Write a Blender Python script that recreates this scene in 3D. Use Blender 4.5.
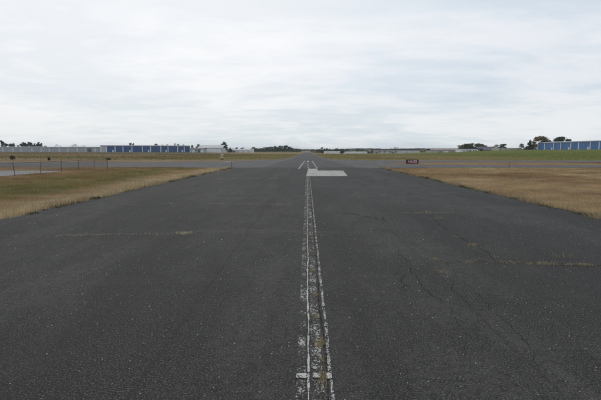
import bpy, math, random
import numpy as np
from mathutils import Vector, Matrix
random.seed(7); RNG = np.random.default_rng(11)
for o in list(bpy.data.objects): bpy.data.objects.remove(o)
scene = bpy.context.scene
col = scene.collection

# ------------------------------------------------------------------ camera
F = 468.0; CX, CY = 300.5, 200.0; HZ = 151.0; VPX = 307.0      # photo pixels (601 x 400)
CAM = Vector((0, 0, 1.7))
PITCH = math.atan((CY-HZ)/F); YAW = math.atan((VPX-CX)/F)
cd = bpy.data.cameras.new('camera'); cam = bpy.data.objects.new('camera', cd); col.objects.link(cam)
cam.location = CAM
cam.rotation_euler = (math.pi/2-PITCH, 0, YAW)
cd.sensor_width = 36; cd.lens = 36*F/601.0
cd.clip_start = 0.1; cd.clip_end = 20000
scene.camera = cam
RM = cam.rotation_euler.to_matrix()
def ray(px, py): return RM @ Vector((px-CX, CY-py, -F))
def ground(px, py, z=0.0):
    d = ray(px, py); t = (z-CAM.z)/d.z; return CAM + d*t
def at(px, py, Y):                      # point on the pixel's ray at depth Y along the taxiway
    d = ray(px, py); return CAM + d*(Y/d.y)

# ------------------------------------------------------------------ light
SUN_EL, SUN_AZ = math.radians(38), math.radians(-22)            # azimuth from +Y, minus = left
sdir = Vector((math.sin(SUN_AZ)*math.cos(SUN_EL), math.cos(SUN_AZ)*math.cos(SUN_EL), math.sin(SUN_EL)))
sl = bpy.data.lights.new('sun', 'SUN'); sl.energy = 0.55; sl.angle = math.radians(40); sl.color = (1, .97, .92)
so = bpy.data.objects.new('sun', sl); col.objects.link(so)
so.rotation_euler = (-sdir).to_track_quat('-Z', 'Y').to_euler(); so.location = (0, 0, 60)

w = bpy.data.worlds.new('World'); scene.world = w; w.use_nodes = True
nt = w.node_tree; nt.nodes.clear(); N = nt.nodes; L = nt.links
def nn(t, **k):
    n = N.new(t)
    for a, b in k.items(): setattr(n, a, b)
    return n
def mth(op, a, b=None, c=None, clamp=False):
    n = N.new('ShaderNodeMath'); n.operation = op; n.use_clamp = clamp
    for i, v in enumerate((a, b, c)):
        if v is None: continue
        if isinstance(v, (int, float)): n.inputs[i].default_value = v
        else: L.new(v, n.inputs[i])
    return n.outputs[0]
def mapr(v, a, b, c, d, smooth=True):
    n = N.new('ShaderNodeMapRange'); n.interpolation_type = 'SMOOTHSTEP' if smooth else 'LINEAR'
    L.new(v, n.inputs[0])
    for i, x in enumerate((a, b, c, d)): n.inputs[i+1].default_value = x
    return n.outputs[0]
def mixc(f, a, b, mode='MIX'):
    n = N.new('ShaderNodeMix'); n.data_type = 'RGBA'; n.blend_type = mode
    if isinstance(f, (int, float)): n.inputs[0].default_value = f
    else: L.new(f, n.inputs[0])
    for s, v in ((6, a), (7, b)):
        if isinstance(v, tuple): n.inputs[s].default_value = (*v[:3], 1)
        else: L.new(v, n.inputs[s])
    return n.outputs[2]
out = nn('ShaderNodeOutputWorld'); bg = nn('ShaderNodeBackground'); L.new(bg.outputs[0], out.inputs[0])
bg.inputs[1].default_value = 0.1
sky = nn('ShaderNodeTexSky', sky_type='NISHITA'); sky.sun_disc = False
sky.sun_elevation = SUN_EL; sky.sun_rotation = SUN_AZ; sky.air_density = 1.2; sky.dust_density = 3.0
tc = nn('ShaderNodeTexCoord'); sep = nn('ShaderNodeSeparateXYZ'); L.new(tc.outputs['Generated'], sep.inputs[0])
zc = mth('MAXIMUM', sep.outputs[2], 0.0)
den = mth('ADD', zc, 0.10)
cx = mth('DIVIDE', sep.outputs[0], den); cy = mth('DIVIDE', sep.outputs[1], den)
cmb = nn('ShaderNodeCombineXYZ'); L.new(cx, cmb.inputs[0]); L.new(cy, cmb.inputs[1]); cmb.inputs[2].default_value = 3.7
def noise(vec, scale, detail=5, rough=.5, dist=0.0, sx=1, sy=1, sz=1, off=(0, 0, 0)):
    m = N.new('ShaderNodeMapping'); m.inputs['Scale'].default_value = (sx, sy, sz); m.inputs['Location'].default_value = off
    L.new(vec, m.inputs[0])
    n = N.new('ShaderNodeTexNoise'); n.inputs['Scale'].default_value = scale; n.inputs['Detail'].default_value = detail
    n.inputs['Roughness'].default_value = rough; n.inputs['Distortion'].default_value = dist
    L.new(m.outputs[0], n.inputs['Vector']); return n.outputs[0]
n1 = noise(cmb.outputs[0], .40, 7, .52, .7, 1, 1.2, off=(4.4, 2.2, 0))
n2 = noise(cmb.outputs[0], 2.3, 7, .58, .4, 1, 1.3, off=(3, 8, 1))
cl = mth('ADD', mth('MULTIPLY', n1, .72), mth('MULTIPLY', n2, .28))
cf = mapr(cl, .39, .60, 0, 1)
dotn = nn('ShaderNodeVectorMath', operation='DOT_PRODUCT'); L.new(tc.outputs['Generated'], dotn.inputs[0]); dotn.inputs[1].default_value = sdir
glow = mapr(dotn.outputs[1], .60, .97, 0, 1)
lo = mixc(glow, (6.15, 7.1, 8.1), (8.5, 8.85, 9.3)); hi = mixc(glow, (8.2, 8.5, 9.0), (9.7, 9.8, 10.0))
cc = mixc(cf, lo, hi)
# thin bank of white cloud low over the horizon, paler blue air under it
cc = mixc(mapr(zc, .0, .16, 1, 0), cc, mixc(cf, (6.9, 7.75, 8.25), (8.8, 9.1, 9.25)))
thin = mapr(cl, .30, .42, .80, .97)
fin = mixc(thin, sky.outputs[0], cc)
L.new(fin, bg.inputs[0])

scene.view_settings.view_transform = 'Standard'; scene.view_settings.look = 'None'
scene.view_settings.exposure = 0.0; scene.view_settings.gamma = 1.0; scene.view_settings.use_curve_mapping = False
scene.render.engine = 'CYCLES'

# ------------------------------------------------------------------ numpy helpers
def sst(a, b, x):
    t = np.clip((np.asarray(x, float)-a)/(b-a), 0, 1); return t*t*(3-2*t)
_T = np.random.default_rng(5).random((256, 256))
def vnoise(x, y, s):
    x = np.asarray(x, float)/s; y = np.asarray(y, float)/s
    i = np.floor(x).astype(int); j = np.floor(y).astype(int); u = x-i; v = y-j
    u = u*u*(3-2*u); v = v*v*(3-2*v)
    g = lambda a, b: _T[a % 256, b % 256]
    return (g(i, j)*(1-u)+g(i+1, j)*u)*(1-v)+(g(i, j+1)*(1-u)+g(i+1, j+1)*u)*v
def fbm(x, y, s): return .5*vnoise(x, y, s)+.3*vnoise(x+31, y+17, s/2.3)+.2*vnoise(x+5, y+77, s/5.1)
def H(x, y):
    x = np.asarray(x, float); y = np.asarray(y, float)
    h = sst(95, 310, y)*sst(35, 215, x)*3.0                                    # right bank
    h = h + sst(110, 330, y)*sst(-50, -120, x)*.75                              # left bank
    h = h + sst(105, 150, y)*sst(-25, -60, x)*(fbm(x, y, 40)-.45)*.9*sst(420, 250, y)
    h = h - 2.6*sst(335, 395, y)*sst(4, 18, x)*sst(132, 112, x)*sst(900, 600, y)    # low ground behind the far crest
    h = h + 4*sst(1200, 2500, y)
    return h
def hz(x, y): return float(H(x, y))
XL, XR = -7.62, 7.46                                                       # taxiway edges
def gcol(x, y):
    """colour of the ground at a place: dry tan, worn brown, green lawn."""
    x = np.asarray(x, float); y = np.asarray(y, float)
    a = fbm(x, y, 9.0); b = fbm(x+200, y, 3.1); c = fbm(x*.35+40, y+90, 5.0)
    tan = np.array([.355, .248, .135]); brown = np.array([.280, .178, .095]); straw = np.array([.43, .34, .21])
    green = np.array([.130, .130, .042]); olive = np.array([.215, .178, .075]); lawn = np.array([.138, .165, .032])
    def mix(p, q, f): return p*(1-f[..., None])+q*f[..., None]
    o = np.broadcast_to(tan, x.shape+(3,)).copy()
    o = mix(o, brown, sst(.42, .62, a)); o = mix(o, straw, .55*sst(.55, .75, b))
    # left verge: greener strip in the middle, straw by the pavement
    d = XL-x
    gl = sst(1.6, 4.5, d+2*(a-.5))*sst(12, 7, d)*sst(.36, .56, c)*(y < 49)
    o = mix(o, olive, .75*gl); o = mix(o, green, .6*gl*sst(.42, .62, b)); o = mix(o, np.array([.25, .145, .07]), .6*gl*sst(.52, .64, fbm(x+60, y*.6, 4.0)))
    o = mix(o, straw, .8*sst(3.2, .5, d+1.6*(b-.5))*(d > -1)*(y < 49))
    d2 = x-XR
    o = mix(o, straw, .35*sst(1.0, .1, d2)*(d2 > -1)*(y < 49))
    o = mix(o, olive, .35*sst(.5, .66, c)*(x > 0)*(y < 49))
    o = o*(.62+.75*fbm(x+300, y+11, 1.3)*np.where(y < 50, 1, .9))[..., None]
    # median strip
    m = sst(56, 58, y)*sst(76, 72, y); o = mix(o, brown, .45*m); o = mix(o, np.array([.16, .135, .10]), .55*m*(x < 0))
    # fields beyond
    f = sst(84, 96, y)
    fo = mix(np.broadcast_to(olive, x.shape+(3,)), tan, .8*sst(.4, .62, fbm(x*.4, y, 30)))
    o = mix(o, fo, f)
    lf = f*sst(-22, -45, x)*sst(340, 300, y)
    o = mix(o, np.array([.15, .125, .065]), .7*lf*sst(.35, .6, fbm(x*.25, y*1.2, 18))); o = mix(o, np.array([.34, .25, .17]), .8*lf*sst(.62, .70, fbm(x*.2+9, y*1.3, 14)))
    o = mix(o, green, .5*lf*sst(.55, .7, fbm(x*.3+70, y, 22)))
    o = mix(o, np.array([.055, .060, .034]), .8*sst(-60, -90, x)*sst(230, 330, y))  # darker tone along the top of the left bank
    o = mix(o, lawn, .92*sst(84, 92, y)*sst(20, 75, x)*sst(.20, .5, fbm(x*.4, y, 34)+.35*sst(45, 130, x)))
    return o

# ------------------------------------------------------------------ mesh helpers
class MB:
    def __init__(s): s.v = []; s.f = []
    def quad(s, a, b, c, d):
        n = len(s.v); s.v += [tuple(a), tuple(b), tuple(c), tuple(d)]; s.f.append((n, n+1, n+2, n+3)); return s
    def poly(s, pts):
        n = len(s.v); s.v += [tuple(p) for p in pts]; s.f.append(tuple(range(n, n+len(pts)))); return s
    def box(s, x0, x1, y0, y1, z0, z1):
        n = len(s.v)
        s.v += [(x, y, z) for z in (z0, z1) for y in (y0, y1) for x in (x0, x1)]
        s.f += [tuple(n+i for i in q) for q in ((0, 2, 3, 1), (4, 5, 7, 6), (0, 1, 5, 4), (2, 6, 7, 3), (0, 4, 6, 2), (1, 3, 7, 5))]; return s
    def prism(s, pts, z0, z1):
        n = len(s.v); k = len(pts)
        s.v += [(p[0], p[1], z0) for p in pts]+[(p[0], p[1], z1) for p in pts]
        s.f += [tuple(range(n+k-1, n-1, -1)), tuple(range(n+k, n+2*k))]+[(n+i, n+(i+1) % k, n+k+(i+1) % k, n+k+i) for i in range(k)]; return s
    def profile(s, prof, x0, x1):                 # (y,z) profile extruded along x
        n = len(s.v); k = len(prof)
        s.v += [(x0, a, b) for a, b in prof]+[(x1, a, b) for a, b in prof]
        s.f += [tuple(range(n, n+k)), tuple(range(n+2*k-1, n+k-1, -1))]+[(n+i, n+k+i, n+k+(i+1) % k, n+(i+1) % k) for i in range(k)]; return s
    def tube(s, pts, rad, sides=8, cap=True):
        n = len(s.v); P = [Vector(p) for p in pts]
        if isinstance(rad, (int, float)): rad = [rad]*len(P)
        for i, p in enumerate(P):
            t = (P[min(i+1, len(P)-1)]-P[max(i-1, 0)]).normalized()
            u = t.orthogonal().normalized(); v = t.cross(u)
            for k in range(sides):
                a = 2*math.pi*k/sides; s.v.append(tuple(p+(u*math.cos(a)+v*math.sin(a))*rad[i]))
        for i in range(len(P)-1):
            for k in range(sides):
                a = n+i*sides+k; b = n+i*sides+(k+1) % sides; s.f.append((a, b, b+sides, a+sides))
        if cap: s.f += [tuple(range(n+sides-1, n-1, -1)), tuple(range(len(s.v)-sides, len(s.v)))]
        return s
    def lathe(s, prof, cx=0, cy=0, sides=20):
        n = len(s.v)
        for r, z in prof:
            for k in range(sides):
                a = 2*math.pi*k/sides; s.v.append((cx+r*math.cos(a), cy+r*math.sin(a), z))
        for i in range(len(prof)-1):
            for k in range(sides):
                a = n+i*sides+k; b = n+i*sides+(k+1) % sides; s.f.append((a, b, b+sides, a+sides))
        s.f += [tuple(range(n+sides-1, n-1, -1)), tuple(range(len(s.v)-sides, len(s.v)))]; return s
    def build(s, name, mat, parent=None, smooth=False):
        me = bpy.data.meshes.new(name); me.from_pydata(s.v, [], s.f); me.update()
        if smooth: me.polygons.foreach_set('use_smooth', [True]*len(me.polygons))
        return link(name, me, mat, parent)
def link(name, me, mat, parent=None):
    o = bpy.data.objects.new(name, me); col.objects.link(o)
    if mat is not None and len(me.materials) == 0: me.materials.append(mat)
    if parent is not None: o.parent = parent
    return o
def npmesh(name, verts, faces_n, mat, colors=None, parent=None):
    """verts (n,3); faces all with faces_n corners, consecutive vertices."""
    me = bpy.data.meshes.new(name); n = len(verts); k = n//faces_n
    me.vertices.add(n); me.vertices.foreach_set('co', verts.astype(np.float32).ravel())
    me.loops.add(n); me.loops.foreach_set('vertex_index', np.arange(n, dtype=np.int32))
    me.polygons.add(k); me.polygons.foreach_set('loop_start', np.arange(0, n, faces_n, dtype=np.int32))
    try: me.polygons.foreach_set('loop_total', np.full(k, faces_n, dtype=np.int32))
    except Exception: pass
    me.update(calc_edges=True)
    if colors is not None:
        a = me.color_attributes.new('tint', 'FLOAT_COLOR', 'POINT')
        a.data.foreach_set('color', np.c_[colors, np.ones(len(colors))].astype(np.float32).ravel())
    return link(name, me, mat, parent)
def tag(o, label=None, cat=None, group=None, kind=None):
    for k, v in (('label', label), ('category', cat), ('group', group), ('kind', kind)):
        if v: o[k] = v
    return o
def empty(name, loc=(0, 0, 0), rz=0):
    o = bpy.data.objects.new(name, None); col.objects.link(o); o.location = loc; o.rotation_euler.z = rz; o.empty_display_size = .3
    return o

# ------------------------------------------------------------------ materials
def newmat(name):
    global nt, N, L
    m = bpy.data.materials.new(name); m.use_nodes = True
    nt = m.node_tree; N = nt.nodes; L = nt.links
    return m, N['Principled BSDF']
def setb(b, base=None, rough=.8, spec=.4, metal=0):
    if base is not None:
        if isinstance(base, tuple): b.inputs['Base Color'].default_value = (*base, 1)
        else: L.new(base, b.inputs['Base Color'])
    b.inputs['Roughness'].default_value = rough; b.inputs['Specular IOR Level'].default_value = spec; b.inputs['Metallic'].default_value = metal
def objco():
    return N.new('ShaderNodeTexCoord').outputs['Object']
def bump(b, h, strength, dist):
    n = N.new('ShaderNodeBump'); n.inputs['Strength'].default_value = strength; n.inputs['Distance'].default_value = dist
    L.new(h, n.inputs['Height']); L.new(n.outputs[0], b.inputs['Normal'])
def worn(name, a, b2, scale=2.0, rough=.7, spec=.3, metal=0, streak=False, bumps=0):
    m, b = newmat(name); v = objco()
    n = noise(v, scale, 5, .6, .2, 1, 1, .25 if streak else 1)
    n3 = noise(v, scale*9, 3, .6)
    c = mixc(mapr(n, .3, .7, 0, 1), a, b2); c = mixc(mapr(n3, .3, .7, 0, .25), c, tuple(x*.7 for x in a))
    setb(b, c, rough, spec, metal)
    if bumps: bump(b, n3, .4, bumps)
    return m
M = {}
# asphalt
def asphalt(name, dark, light, lane=True):
    m, b = newmat(name); v = objco()
    big = noise(v, .35, 4, .55, .3, 1, .35); mid = noise(v, 2.2, 5, .6, .4, 1, .5); fine = noise(v, 66, 5, .75); vf = noise(v, 150, 2, .6); blot = noise(v, 13, 4, .65, .3)
    c = mixc(mapr(big, .3, .7, 0, 1), dark, light)
    c = mixc(mapr(mid, .40, .66, 0, .75), c, tuple(x*.58 for x in dark))
    lng = noise(v, .62, 6, .62, .6, 1, .16, 1, (7, 3, 0)); c = mixc(mapr(lng, .46, .62, 0, .72), c, tuple(x*.5 for x in dark)); c = mixc(mapr(lng, .42, .28, 0, .4), c, tuple(x*1.4 for x in light))
    c = mixc(mapr(blot, .42, .66, 0, .75), c, tuple(x*.40 for x in dark))
    c = mixc(mapr(fine, .47, .68, .0, .95), c, tuple(x*2.6 for x in light))
    c = mixc(mapr(vf, .54, .36, .0, .9), c, tuple(x*.30 for x in dark))
    if lane:                                      # paver lanes: faint lengthwise seams and tone changes
        sp = N.new('ShaderNodeSeparateXYZ'); L.new(v, sp.inputs[0])
        wob = noise(v, .25, 3, .5); xx = mth('ADD', sp.outputs[0], mth('MULTIPLY', wob, .25))
        fr = mth('ABSOLUTE', mth('SUBTRACT', mth('FRACT', mth('DIVIDE', mth('ADD', xx, 30.1), 3.05)), .5))
        c = mixc(mapr(fr, .012, .0, 0, .35), c, tuple(x*.5 for x in dark))
        c = mixc(mth('MULTIPLY', mapr(fr, .18, .32, 0, .25), mapr(noise(v, .8, 3, .5, 0, 1, .2), .4, .6, 0, 1)), c, tuple(x*.62 for x in dark))
        yy = noise(v, 1.0, 5, .6, .4, .12, .9, 1, (4, 2, 0))
        c = mixc(mapr(yy, .58, .72, 0, .3), c, tuple(x*1.35 for x in light))
    vor = N.new('ShaderNodeTexVoronoi'); vor.inputs['Scale'].default_value = 62; L.new(v, vor.inputs['Vector'])
    sel = N.new('ShaderNodeSeparateColor'); L.new(vor.outputs['Color'], sel.inputs[0])
    sp_ = mth('MULTIPLY', mth('GREATER_THAN', sel.outputs[0], .93), mth('LESS_THAN', vor.outputs['Distance'], .34))
    c = mixc(mth('MULTIPLY', sp_, mth('MULTIPLY', sel.outputs[1], .7)), c, (.24, .235, .22))
    setb(b, c, .9, .14)
    hgt = mth('ADD', mth('MULTIPLY', fine, .7), mth('ADD', mth('MULTIPLY', vf, .35), mth('MULTIPLY', vor.outputs['Distance'], .5)))
    bump(b, hgt, .8, .006)
    return m
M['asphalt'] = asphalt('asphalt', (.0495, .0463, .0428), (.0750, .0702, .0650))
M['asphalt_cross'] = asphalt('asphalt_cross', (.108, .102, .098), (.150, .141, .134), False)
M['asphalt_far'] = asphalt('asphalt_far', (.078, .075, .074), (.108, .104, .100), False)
M['concrete'] = worn('concrete', (.43, .412, .372), (.29, .278, .25), 1.3, .85, .2)
M['pad'] = worn('pad', (.25, .245, .235), (.19, .186, .178), .5, .85, .3)
def paint(name, keep, scale, c1=(.56, .54, .49), edge=None, sy=.6):
    """weathered paint: what has flaked off is not there"""
    m, b = newmat(name); v = objco()
    a = noise(v, scale, 4, .7, .3, 1, sy); d = noise(v, scale*.13, 3, .5, 0, 1, .6); e = noise(v, scale*2.6, 2, .5)
    val = mth('ADD', mth('ADD', mth('MULTIPLY', a, .55), mth('MULTIPLY', d, .3)), mth('MULTIPLY', e, .25))
    k = mapr(val, keep-.018, keep+.018, 0, 1)
    c = mixc(mapr(a, .35, .7, 0, 1), c1, tuple(x*.6 for x in c1))
    setb(b, c, .8, .25)
    tr = N.new('ShaderNodeBsdfTransparent'); mx = N.new('ShaderNodeMixShader')
    L.new(k, mx.inputs[0]); L.new(tr.outputs[0], mx.inputs[1]); L.new(b.outputs[0], mx.inputs[2])
    L.new(mx.outputs[0], N['Material Output'].inputs[0])
    return m
M['paint_flecks'] = paint('paint_flecks', .607, 50)
M['paint_half'] = paint('paint_half', .602, 46)
M['paint_solid'] = paint('paint_solid', .505, 44, (.60, .585, .54))
M['paint_edge'] = paint('paint_edge', .562, 46, (.58, .57, .54))
M['paint_far'] = paint('paint_far', .525, 11, (.47, .46, .45))
def attrmat(name, rough=.9, spec=.15, transl=0, var=.0, hue=None):
    m, b = newmat(name)
    a = N.new('ShaderNodeAttribute'); a.attribute_name = 'tint'
    c = a.outputs['Color']
    if var:
        v = objco(); n = noise(v, 1.3, 5, .65, .3); f = noise(v, 14, 4, .7)
        c = mixc(mapr(n, .3, .7, 0, var), c, mixc(1.0, c, (.62, .60, .58), 'MULTIPLY'))
        c = mixc(mapr(f, .35, .65, var, 0), c, mixc(1.0, c, (.5, .48, .46), 'MULTIPLY'))
        bump(b, mth('ADD', f, n), .9, .08)
    setb(b, c, rough, spec)
    if transl:
        t = N.new('ShaderNodeBsdfTranslucent'); L.new(c, t.inputs[0]); mx = N.new('ShaderNodeMixShader'); mx.inputs[0].default_value = transl
        L.new(b.outputs[0], mx.inputs[1]); L.new(t.outputs[0], mx.inputs[2]); L.new(mx.outputs[0], N['Material Output'].inputs[0])
    return m
M['soil'] = attrmat('soil', .95, .05, 0, .55)
M['blade'] = attrmat('blade', .75, .15, .25)
M['leaf'] = attrmat('leaf', .8, .12, .15)
M['stone'] = attrmat('stone', .85, .25)
M['crack'] = worn('crack', (.026, .025, .024), (.040, .038, .034), 30, .95, .05)
M['bark'] = worn('bark', (.085, .068, .055), (.05, .042, .036), 4, .9, .1)
M['steel'] = worn('steel', (.30, .31, .32), (.20, .20, .21), 6, .5, .4, .6)
M['oldsteel'] = worn('oldsteel', (.16, .15, .14), (.10, .085, .07), 6, .7, .3, .2)
M['blue_far'] = worn('blue_far', (.055, .120, .270), (.045, .098, .225), .4, .5, .3, 0, True)
M['blue'] = worn('blue', (.085, .195, .420), (.070, .160, .350), .4, .5, .3, 0, True)
M['white'] = worn('white', (.80, .80, .80), (.70, .70, .70), .5, .6, .3, 0, True)
M['palegrey'] = worn('palegrey', (.56, .565, .57), (.48, .485, .49), .4, .6, .3, 0, True)
M['greydoor'] = worn('greydoor', (.42, .43, .44), (.35, .36, .37), .4, .6, .3, 0, True)
M['roofgrey'] = worn('roofgrey', (.36, .37, .39), (.28, .29, .31), .3, .5, .3, 0)
M['roofdark'] = worn('roofdark', (.065, .065, .075), (.045, .045, .052), .3, .6, .3)
M['roofslate'] = worn('roofslate', (.10, .095, .125), (.075, .07, .095), .3, .6, .3)
M['rooftan'] = worn('rooftan', (.30, .255, .225), (.24, .20, .18), .3, .7, .2)
M['beige'] = worn('beige', (.50, .45, .37), (.42, .38, .31), .3, .8, .2, 0, True)
M['rosewall'] = worn('rosewall', (.42, .385, .37), (.36, .335, .325), .2, .8, .2, 0, True)
M['darkglass'] = worn('darkglass', (.035, .04, .05), (.05, .055, .065), 1, .15, .5)
M['darkopen'] = worn('darkopen', (.07, .072, .08), (.05, .05, .055), 1, .8, .2)
M['red'] = worn('red', (.19, .020, .030), (.14, .015, .022), 3, .45, .4)
M['black'] = worn('black', (.02, .016, .016), (.03, .024, .022), 3, .6, .3)
M['legend'] = worn('legend', (.78, .74, .74), (.66, .60, .62), 8, .5, .3)
M['orange'] = worn('orange', (.46, .20, .10), (.36, .17, .09), 3, .6, .3)
M['reflect'] = worn('reflect', (.58, .53, .46), (.48, .43, .37), 6, .5, .3)

# ------------------------------------------------------------------ ground sheet
def geo(a, b, n):
    return list(a*np.power(b/a, np.linspace(0, 1, n+1))[1:])
gx = list(np.arange(-44, 44.01, .55)); ext = geo(44.5, 6000, 70); gx = [-e for e in ext[::-1]]+gx+ext
gy = [-200, -60, -20]+list(np.arange(-8, 110, .8))+geo(110, 7000, 110)
GX, GY = np.meshgrid(np.array(gx), np.array(gy)); base = H(GX, GY)
inside = (GX > XL-.4) & (GX < XR+.4) & (GY < 60)
zz = base - .03 + np.where(GY < 100, (fbm(GX, GY, 2.3)-.5)*.03, 0) - np.where(inside, .04, 0)
nx, ny = len(gx), len(gy)
V = np.c_[GX.ravel(), GY.ravel(), zz.ravel()]
idx = np.arange(nx*ny).reshape(ny, nx)
FQ = np.stack([idx[:-1, :-1], idx[:-1, 1:], idx[1:, 1:], idx[1:, :-1]], -1).reshape(-1, 4)
me = bpy.data.meshes.new('ground'); me.from_pydata(V.tolist(), [], FQ.tolist()); me.update()
me.polygons.foreach_set('use_smooth', [True]*len(me.polygons))
ca = me.color_attributes.new('tint', 'FLOAT_COLOR', 'POINT')
ca.data.foreach_set('color', np.c_[gcol(V[:, 0], V[:, 1]), np.ones(len(V))].astype(np.float32).ravel())
tag(link('ground', me, M['soil']), kind='structure')

# ------------------------------------------------------------------ pavements
def sheet(name, pts, z, mat, parent=None, thick=.06):
    return MB().prism(pts, z-thick, z).build(name, mat, parent)
def ragged(x, ys, amp, seed):
    r = random.Random(seed); return [(x+r.uniform(-amp, amp), y) for y in ys]
ysL = np.arange(-6, 45.5, .45); ysR = np.arange(-6, 46, .45)
left = ragged(XL, ysL, .07, 1)+[(XL-.3, 46.2), (XL-1.6, 47.4), (XL-4.5, 48.4)]
right = ragged(XR, ysR, .07, 2)+[(XR+.35, 46.6), (XR+1.6, 47.7), (XR+4, 48.4)]
tw = sheet('taxiway', left+right[::-1], 0, M['asphalt']); tag(tw, kind='structure')
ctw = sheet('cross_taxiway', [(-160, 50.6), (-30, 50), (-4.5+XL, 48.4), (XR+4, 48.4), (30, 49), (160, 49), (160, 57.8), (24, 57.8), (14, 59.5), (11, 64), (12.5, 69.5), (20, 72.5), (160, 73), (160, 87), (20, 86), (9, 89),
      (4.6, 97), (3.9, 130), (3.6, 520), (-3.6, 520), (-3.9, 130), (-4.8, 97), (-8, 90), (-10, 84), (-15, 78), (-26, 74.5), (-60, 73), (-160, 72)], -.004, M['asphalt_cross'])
tag(ctw, kind='structure')
# darker paved strip carrying straight on
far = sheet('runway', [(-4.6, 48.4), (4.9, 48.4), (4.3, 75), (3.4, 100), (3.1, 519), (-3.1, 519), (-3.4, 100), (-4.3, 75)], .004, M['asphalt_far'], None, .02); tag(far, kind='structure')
pad = sheet('concrete_apron', [(-90, 31.6), (-20.7, 31.9), (-20.7, 40.2), (-90, 40.8)], -.005, M['pad']); tag(pad, kind='structure')

# concrete patch (joints recessed between the slabs)
def chip(c, seed):                                  # broken concrete outline
    r = random.Random(seed+60); o = []
    for k in range(4):
        p, q = c[k], c[(k+1) % 4]; n = 9
        for j in range(n):
            t = j/n; w_ = .035 if (k == 0 or k == 2) else .012
            o.append((p[0]+(q[0]-p[0])*t+(r.uniform(-w_, 0)*.3 if k == 1 else r.uniform(0, w_)*.3 if k == 3 else 0), p[1]+(q[1]-p[1])*t+(r.uniform(-.12, .12) if k in (0, 2) else 0)))
    return o
cp = empty('concrete_patch', (0, 0, 0)); tag(cp, kind='structure')
xs = [-.06, .9, 1.82, 2.76]; xf = [.06, 1.05, 2.1, 3.12]
for i in range(3):
    g = .002
    MB().prism(chip([(xs[i]+g, 31.8), (xs[i+1]-g, 31.75+.02*i), (xf[i+1]-g, 40.6), (xf[i]+g, 40.8)], i), -.03, .014+.002*i).build('slab', M['concrete'], cp)
MB().prism(chip([(.07, 40.82), (.98, 40.82), (.9, 44.8), (.1, 45.0)], 7), -.03, .015).build('slab', M['concrete'], cp)

# ------------------------------------------------------------------ painted markings on the taxiway
def strip(name, x0, x1, y0, y1, z, mat, parent, jit=.006, step=.12, seed=3, fx=None):
    r = random.Random(seed); mb = MB(); ys = np.arange(y0, y1+1e-6, step); prev = None
    for i, y in enumerate(ys):
        o = fx(y) if fx else 0
        a = (x0+o+r.uniform(-jit, jit), y, z); b = (x1+o+r.uniform(-jit, jit), y, z)
        if prev: mb.quad(prev[0], prev[1], b, a)
        prev = (a, b)
    return mb.build(name, mat, parent)
wob = lambda y: .0045*math.sin(y*1.9)+.003*math.sin(y*4.3+1)
strip('centre_line_stripe', -.078, -.008, 2.2, 31.6, .004, M['paint_flecks'], tw, seed=4)
strip('centre_line_stripe', .006, .019, 2.2, 31.6, .008, M['paint_solid'], tw, .005, .08, 5, wob)
strip('centre_line_stripe', .035, .125, 2.2, 31.6, .005, M['paint_half'], tw, seed=6)
strip('centre_line_stripe', .168, .196, 2.2, 31.6, .006, M['paint_edge'], tw, .006, .1, 7, lambda y: .5*wob(y+3))
p0 = ground(295, 380); p1 = ground(333, 374)
dab = MB()
r = random.Random(12)
def blob(cx, cy, rx, ry, z, n=18):
    f = lambda t: math.copysign(abs(t)**.45, t)
    return [(cx+rx*f(math.cos(2*math.pi*k/n))*r.uniform(.75, 1.1), cy+ry*f(math.sin(2*math.pi*k/n))*r.uniform(.65, 1.1), z) for k in range(n)]
dy = (p0.y+p1.y)/2
dab.poly(blob(-.035, dy, .055, .04, .011)); dab.poly(blob(.075, dy+.005, .034, .04, .0112)); dab.poly(blob(.17, dy, .024, .045, .0108))
dab.build('paint_blot', M['paint_solid'], tw)
# short converging bars beyond the concrete patch, with dashes between
def bar(x0, y0, x1, y1, wd, z=.009):
    MB().quad((x0-wd/2, y0, z), (x0+wd/2, y0, z), (x1+wd/2, y1, z), (x1-wd/2, y1, z)).build('painted_bar', M['paint_far'], far)
a = ground(298.7, 169); b = ground(304.8, 160.8); bar(a.x, a.y, b.x, b.y, .17)
a = ground(317.4, 168.8); b = ground(312.2, 161.2); bar(a.x, a.y, b.x, b.y, .15)
for y0, y1 in ((46, 50), (54, 58), (62, 66), (72, 82)): bar(.12, y0, .12, y1, .12 if y0 < 70 else .3)

# ------------------------------------------------------------------ cracks
def crackline(pix, wd, seed, jit=.05, sub=14):
    r = random.Random(seed); P = [ground(*p) for p in pix]; pts = []
    for a, b in zip(P[:-1], P[1:]):
        n = max(3, int((b-a).length/.055))
        for k in range(n): pts.append(a.lerp(b, k/n))
    pts.append(P[-1]); ox = oy = 0; mb = MB(); prev = None; res = []
    for i, p in enumerate(pts):
        ox = ox*.86+r.uniform(-jit, jit)*.6; oy = oy*.86+r.uniform(-jit, jit)*.6; q = Vector((p.x+ox, p.y+oy, .0035)); res.append(q)
    for i in range(len(res)-1):
        t = (res[i+1]-res[i]); t.z = 0
        if t.length < 1e-5: continue
        n = Vector((-t.y, t.x, 0)).normalized(); e = min(i, len(res)-2-i)/6
        ww = .42*wd*min(1, .25+e)*r.uniform(.3, 1.4)/2
        cur = (res[i]-n*ww, res[i]+n*ww)
        if prev and vnoise(res[i].x*3+seed*7, res[i].y*3, .8) > .33: mb.quad(prev[0], cur[0], cur[1], prev[1])
        prev = cur
    mb.build('crack', M['crack'], tw); return res
CR = {}
CR['lt'] = crackline([(-30, 237), (0, 236.5), (60, 236), (110, 234.5), (150, 234), (190, 233), (240, 234)], .014, 1)
CR['l2'] = crackline([(120, 205), (180, 203.5), (240, 204), (300, 205)], .025, 2)
CR['l3'] = crackline([(215, 179), (255, 178), (275, 178.5)], .07, 3)
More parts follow.
